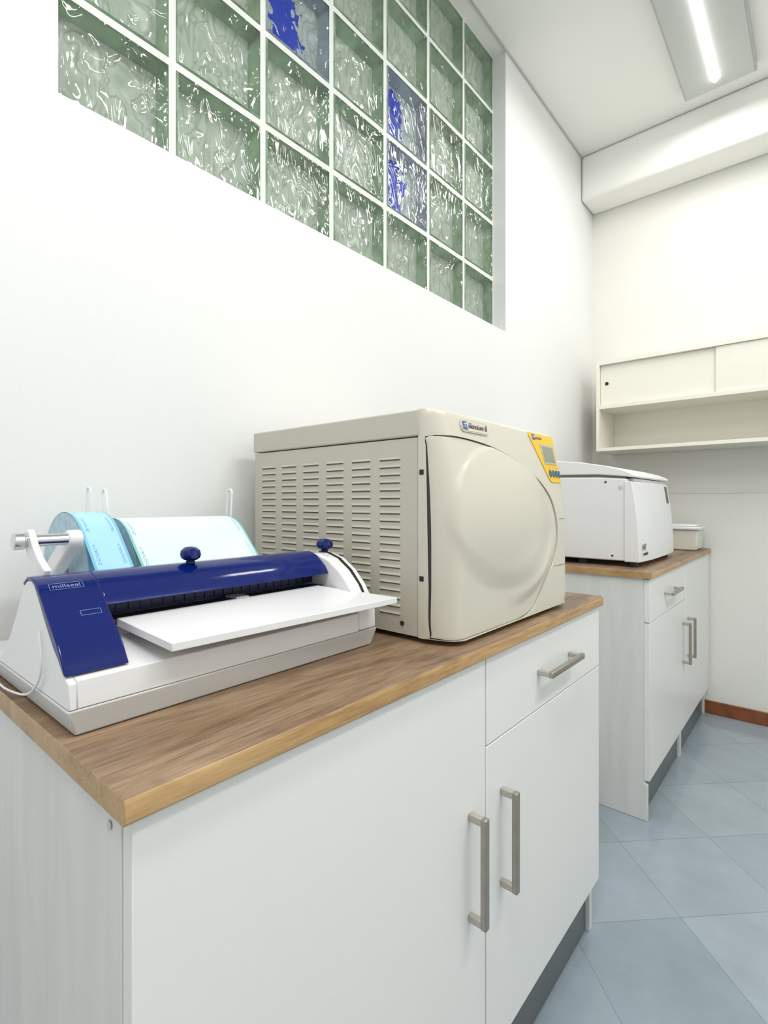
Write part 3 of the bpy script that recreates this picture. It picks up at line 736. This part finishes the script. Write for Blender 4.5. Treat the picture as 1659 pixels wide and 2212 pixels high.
b = MB(); b.tube((0.287, 0.198, H(.194)), (0.287, 0.268, H(.194)), 0.0080); b.tube((0.287, 0.188, H(.194)), (0.287, 0.2005, H(.194)), 0.0110); obj('guide_rod', b, M_chrome, SM, bevel=0.0015)

def roll(y0, y1, r, film, label, x=0.185, h=0.13, xe=0.326):
    b = MB(); n = 72; core = 0.022; z = H(h)
    us = [0, 0.004, 0.007, 0.0125, 0.014]; w = y1-y0
    cols = us+[w/2]+[w-u for u in reversed(us)]
    a45 = math.radians(45)
    rows = []; 
    L_ = (xe-(x+r*math.cos(a45)))*math.sqrt(2)
    for q in range(7):
        s = L_*(1-q/6); rows.append((x+r*math.cos(a45)+s*math.cos(-a45), z+r*math.sin(a45)+s*math.sin(-a45), -s))
    for i in range(1, n+1):
        a = a45+2*math.pi*i/n; rr_ = r-0.0006*i/n; rows.append((x+rr_*math.cos(a), z+rr_*math.sin(a), r*2*math.pi*i/n))
    base = len(b.v)
    for (px, pz, v) in rows:
        for c in cols:
            b.uv[len(b.v)] = (min(c, w-c), v+5); b.v.append((px, y0+c, pz))
    kc = len(cols)
    for i in range(len(rows)-1):
        for c in range(kc-1):
            b.f.append([base+i*kc+c, base+i*kc+c+1, base+(i+1)*kc+c+1, base+(i+1)*kc+c]); b.m.append(0)
    for (yy) in (y0, y1):
        o = len(b.v)
        for rad in (r-0.0008, core):
            for i in range(n):
                a = 2*math.pi*i/n; b.v.append((x+rad*math.cos(a), yy, z+rad*math.sin(a)))
        for i in range(n):
            b.f.append([o+i, o+(i+1) % n, o+n+(i+1) % n, o+n+i]); b.m.append(1)
    o = len(b.v)
    for yy in (y0, y1):
        for i in range(n):
            a = 2*math.pi*i/n; b.v.append((x+core*math.cos(a), yy, z+core*math.sin(a)))
    for i in range(n): b.f.append([o+i, o+(i+1) % n, o+n+(i+1) % n, o+n+i]); b.m.append(2)
    return obj('pouch_roll', b, [film, M_paper, M_wp], None, label=label, category='pouch roll', fixn=False, origin=(x, (y0+y1)/2, z-r))
roll(0.279, 0.332, 0.099, M_film1, 'narrow light blue sterilisation pouch roll on the sealing machine')
roll(0.349, 0.559, 0.088, M_film2, 'wide pale sterilisation pouch roll on the sealing machine')

ctrl = [Vector(p) for p in [(0.40, 0.1855, H(.100)), (0.412, 0.1845, H(.07)), (0.405, 0.184, H(.045)), (0.37, 0.183, H(.022)), (0.31, 0.183, H(.010)), (0.25, 0.183, H(.006)), (0.18, 0.184, H(.016)), (0.13, 0.185, H(.045))]]
path = []
for i in range(len(ctrl)-1):
    p0 = ctrl[max(0, i-1)]; p1 = ctrl[i]; p2 = ctrl[i+1]; p3 = ctrl[min(len(ctrl)-1, i+2)]
    for q in range(6):
        t = q/6; path.append(0.5*((2*p1)+(-p0+p2)*t+(2*p0-5*p1+4*p2-p3)*t*t+(-p0+3*p1-3*p2+p3)*t**3))
path.append(ctrl[-1])
b = MB(); b.wire(path, 0.0013, n=10)
obj('power_cable', b, M_cable, SM)

# ------------------------------------------------------------------ centrifuge
CF = thing('centrifuge', (0.32, 2.34, CT), 'white benchtop centrifuge with hinged lid on oak worktop', 'centrifuge')
cy0, cy1 = 2.06, 2.625
for xx in (0.12, 0.33, 0.52):
    for yy in (2.10, 2.58):
        b = MB(); b.tube((xx, yy, CT+0.0005), (xx, yy, H(0.022)), 0.018, 0.015); obj('foot', b, M_black, CF)
b = MB(); b.prism_y([(x, H(h)) for x, h in [(.09, .022), (.535, .022), (.508, .333), (.40, .341), (.09, .349)]], cy0, cy1)
obj('body', b, M_centri, CF, bevel=0.005, seg=3)
b = MB(); b.prism_y([(x, H(h)) for x, h in [(.095, .345), (.40, .338), (.500, .330), (.500, .345), (.40, .354), (.095, .360)]], cy0+0.004, cy1-0.004)
obj('lid_gap_strip', b, M_slot, CF)  # dark inset strip stands in for the shaded gap below the lid
b = MB()
def cfx(y, h):
    u = (y-(cy0+cy1)/2)/((cy1-cy0)/2); return 0.562-0.028*(h-0.022)/0.313-0.012*u*u*abs(u)+0.008*math.sin(h/0.34*math.pi)
rows = [0.020+0.302*k/12 for k in range(13)]; colsy = [cy0-0.003+(cy1-cy0+0.006)*k/24 for k in range(25)]
for h in rows:
    for y in colsy: b.v.append((cfx(y, h), y, H(h)))
for k in range(12):
    for i in range(24): b.f.append([k*25+i, k*25+i+1, (k+1)*25+i+1, (k+1)*25+i]); b.m.append(0)
rim = [k*25 for k in range(13)]+[12*25+i for i in range(1, 25)]+[k*25+24 for k in range(11, -1, -1)]+[i for i in range(23, 0, -1)]
o0 = len(b.v)
for i in rim: b.v.append((0.500, b.v[i][1], b.v[i][2]))
for i in range(len(rim)): b.f.append([rim[i], rim[(i+1) % len(rim)], o0+(i+1) % len(rim), o0+i]); b.m.append(0)
obj('front_panel', b, M_centri, CF, bevel=0.002)
b = MB(); lid = [(.085, .358), (.40, .352), (.500, .342), (.527, .337), (.532, .342), (.524, .352), (.49, .368), (.43, .385), (.34, .402), (.23, .414), (.12, .420), (.085, .416)]
b.prism_y([(x, H(h)) for x, h in lid], cy0-0.001, cy1+0.001)
obj('lid', b, M_centri, CF, bevel=0.006, seg=4)
b = MB(); b.box(0.500, 0.5245, 2.09, 2.59, H(.323), H(.3355)); obj('lid_handle', b, M_wp2, CF, bevel=0.003, label='pale grey lid handle recess')
b = MB()
for k in range(4):
    ya_ = 2.515+0.014*k; yb2 = ya_+0.014
    hh0, hh1 = .240, .312
    b.add([(cfx(ya_, hh0)+0.0015, ya_, H(hh0)), (cfx(yb2, hh0)+0.0015, yb2, H(hh0)), (cfx(yb2, hh1)+0.0015, yb2, H(hh1)), (cfx(ya_, hh1)+0.0015, ya_, H(hh1)),
           (cfx(ya_, hh0)-0.006, ya_, H(hh0)), (cfx(yb2, hh0)-0.006, yb2, H(hh0)), (cfx(yb2, hh1)-0.006, yb2, H(hh1)), (cfx(ya_, hh1)-0.006, ya_, H(hh1))],
          [(0,1,2,3),(4,7,6,5),(0,4,5,1),(1,5,6,2),(2,6,7,3),(3,7,4,0)])
obj('display', b, M_slot, CF, label='dark display')
text('logo_text', 'H10', 0.034, (cfx(2.11, .075)+0.0015, 2.118, H(.074)), (0, 1, 0), (0, 0, 1), M_ink, CF, width=0.066, bold=0.0005)
text('logo_text', 'centrifuge', 0.017, (cfx(2.124, .048)+0.0015, 2.124, H(.050)), (0, 1, 0), (0, 0, 1), M_ink, CF, width=0.080, bold=0.0006)
for xx, hh in ((0.43, 0.322), (0.455, 0.04)):
    b = MB(); b.tube((xx, cy0+0.001, H(hh)), (xx, cy0-0.0015, H(hh)), 0.004); obj('screw', b, M_ink, CF)
b = MB(); b.tube((0.485, cy0+0.001, H(.30)), (0.485, cy0-0.0015, H(.30)), 0.008); obj('plug', b, M_wp2, CF, bevel=0.0005)

# ------------------------------------------------------------------ storage box
SB = thing('storage_box', (0.47, 3.03, CT), 'small cream plastic container with lid beside the end wall', 'container')
b = MB(); n0 = [(.415, 2.965), (.585, 2.965), (.585, 3.115), (.415, 3.115)]; n1 = [(.405, 2.955), (.595, 2.955), (.595, 3.125), (.405, 3.125)]
b.add([(p[0], p[1], H(0.001)) for p in n0]+[(p[0], p[1], H(0.105)) for p in n1], [(3,2,1,0),(4,5,6,7),(0,1,5,4),(1,2,6,5),(2,3,7,6),(3,0,4,7)])
obj('body', b, M_boxp, SB, bevel=0.008, seg=3)
b = MB(); b.box(.395, .605, 2.945, 3.135, H(.1055), H(.121)); b.box(.415, .585, 2.965, 3.115, H(.121), H(.131)); obj('lid', b, M_wp, SB, bevel=0.004)

# ------------------------------------------------------------------ camera
cam = bpy.data.cameras.new('camera'); co = bpy.data.objects.new('camera', cam); COL.objects.link(co)
cam.sensor_fit = 'VERTICAL'; cam.sensor_height = 36; cam.sensor_width = 27; cam.lens = 1109/2212*36
cam.shift_y = -21/2212; cam.clip_start = 0.01
co.location = (1.07, 0, 1.12); co.rotation_euler = (math.radians(90), 0, math.radians(40.6))
S.camera = co
for o in bpy.data.objects:
    if '_w' in o: del o['_w']
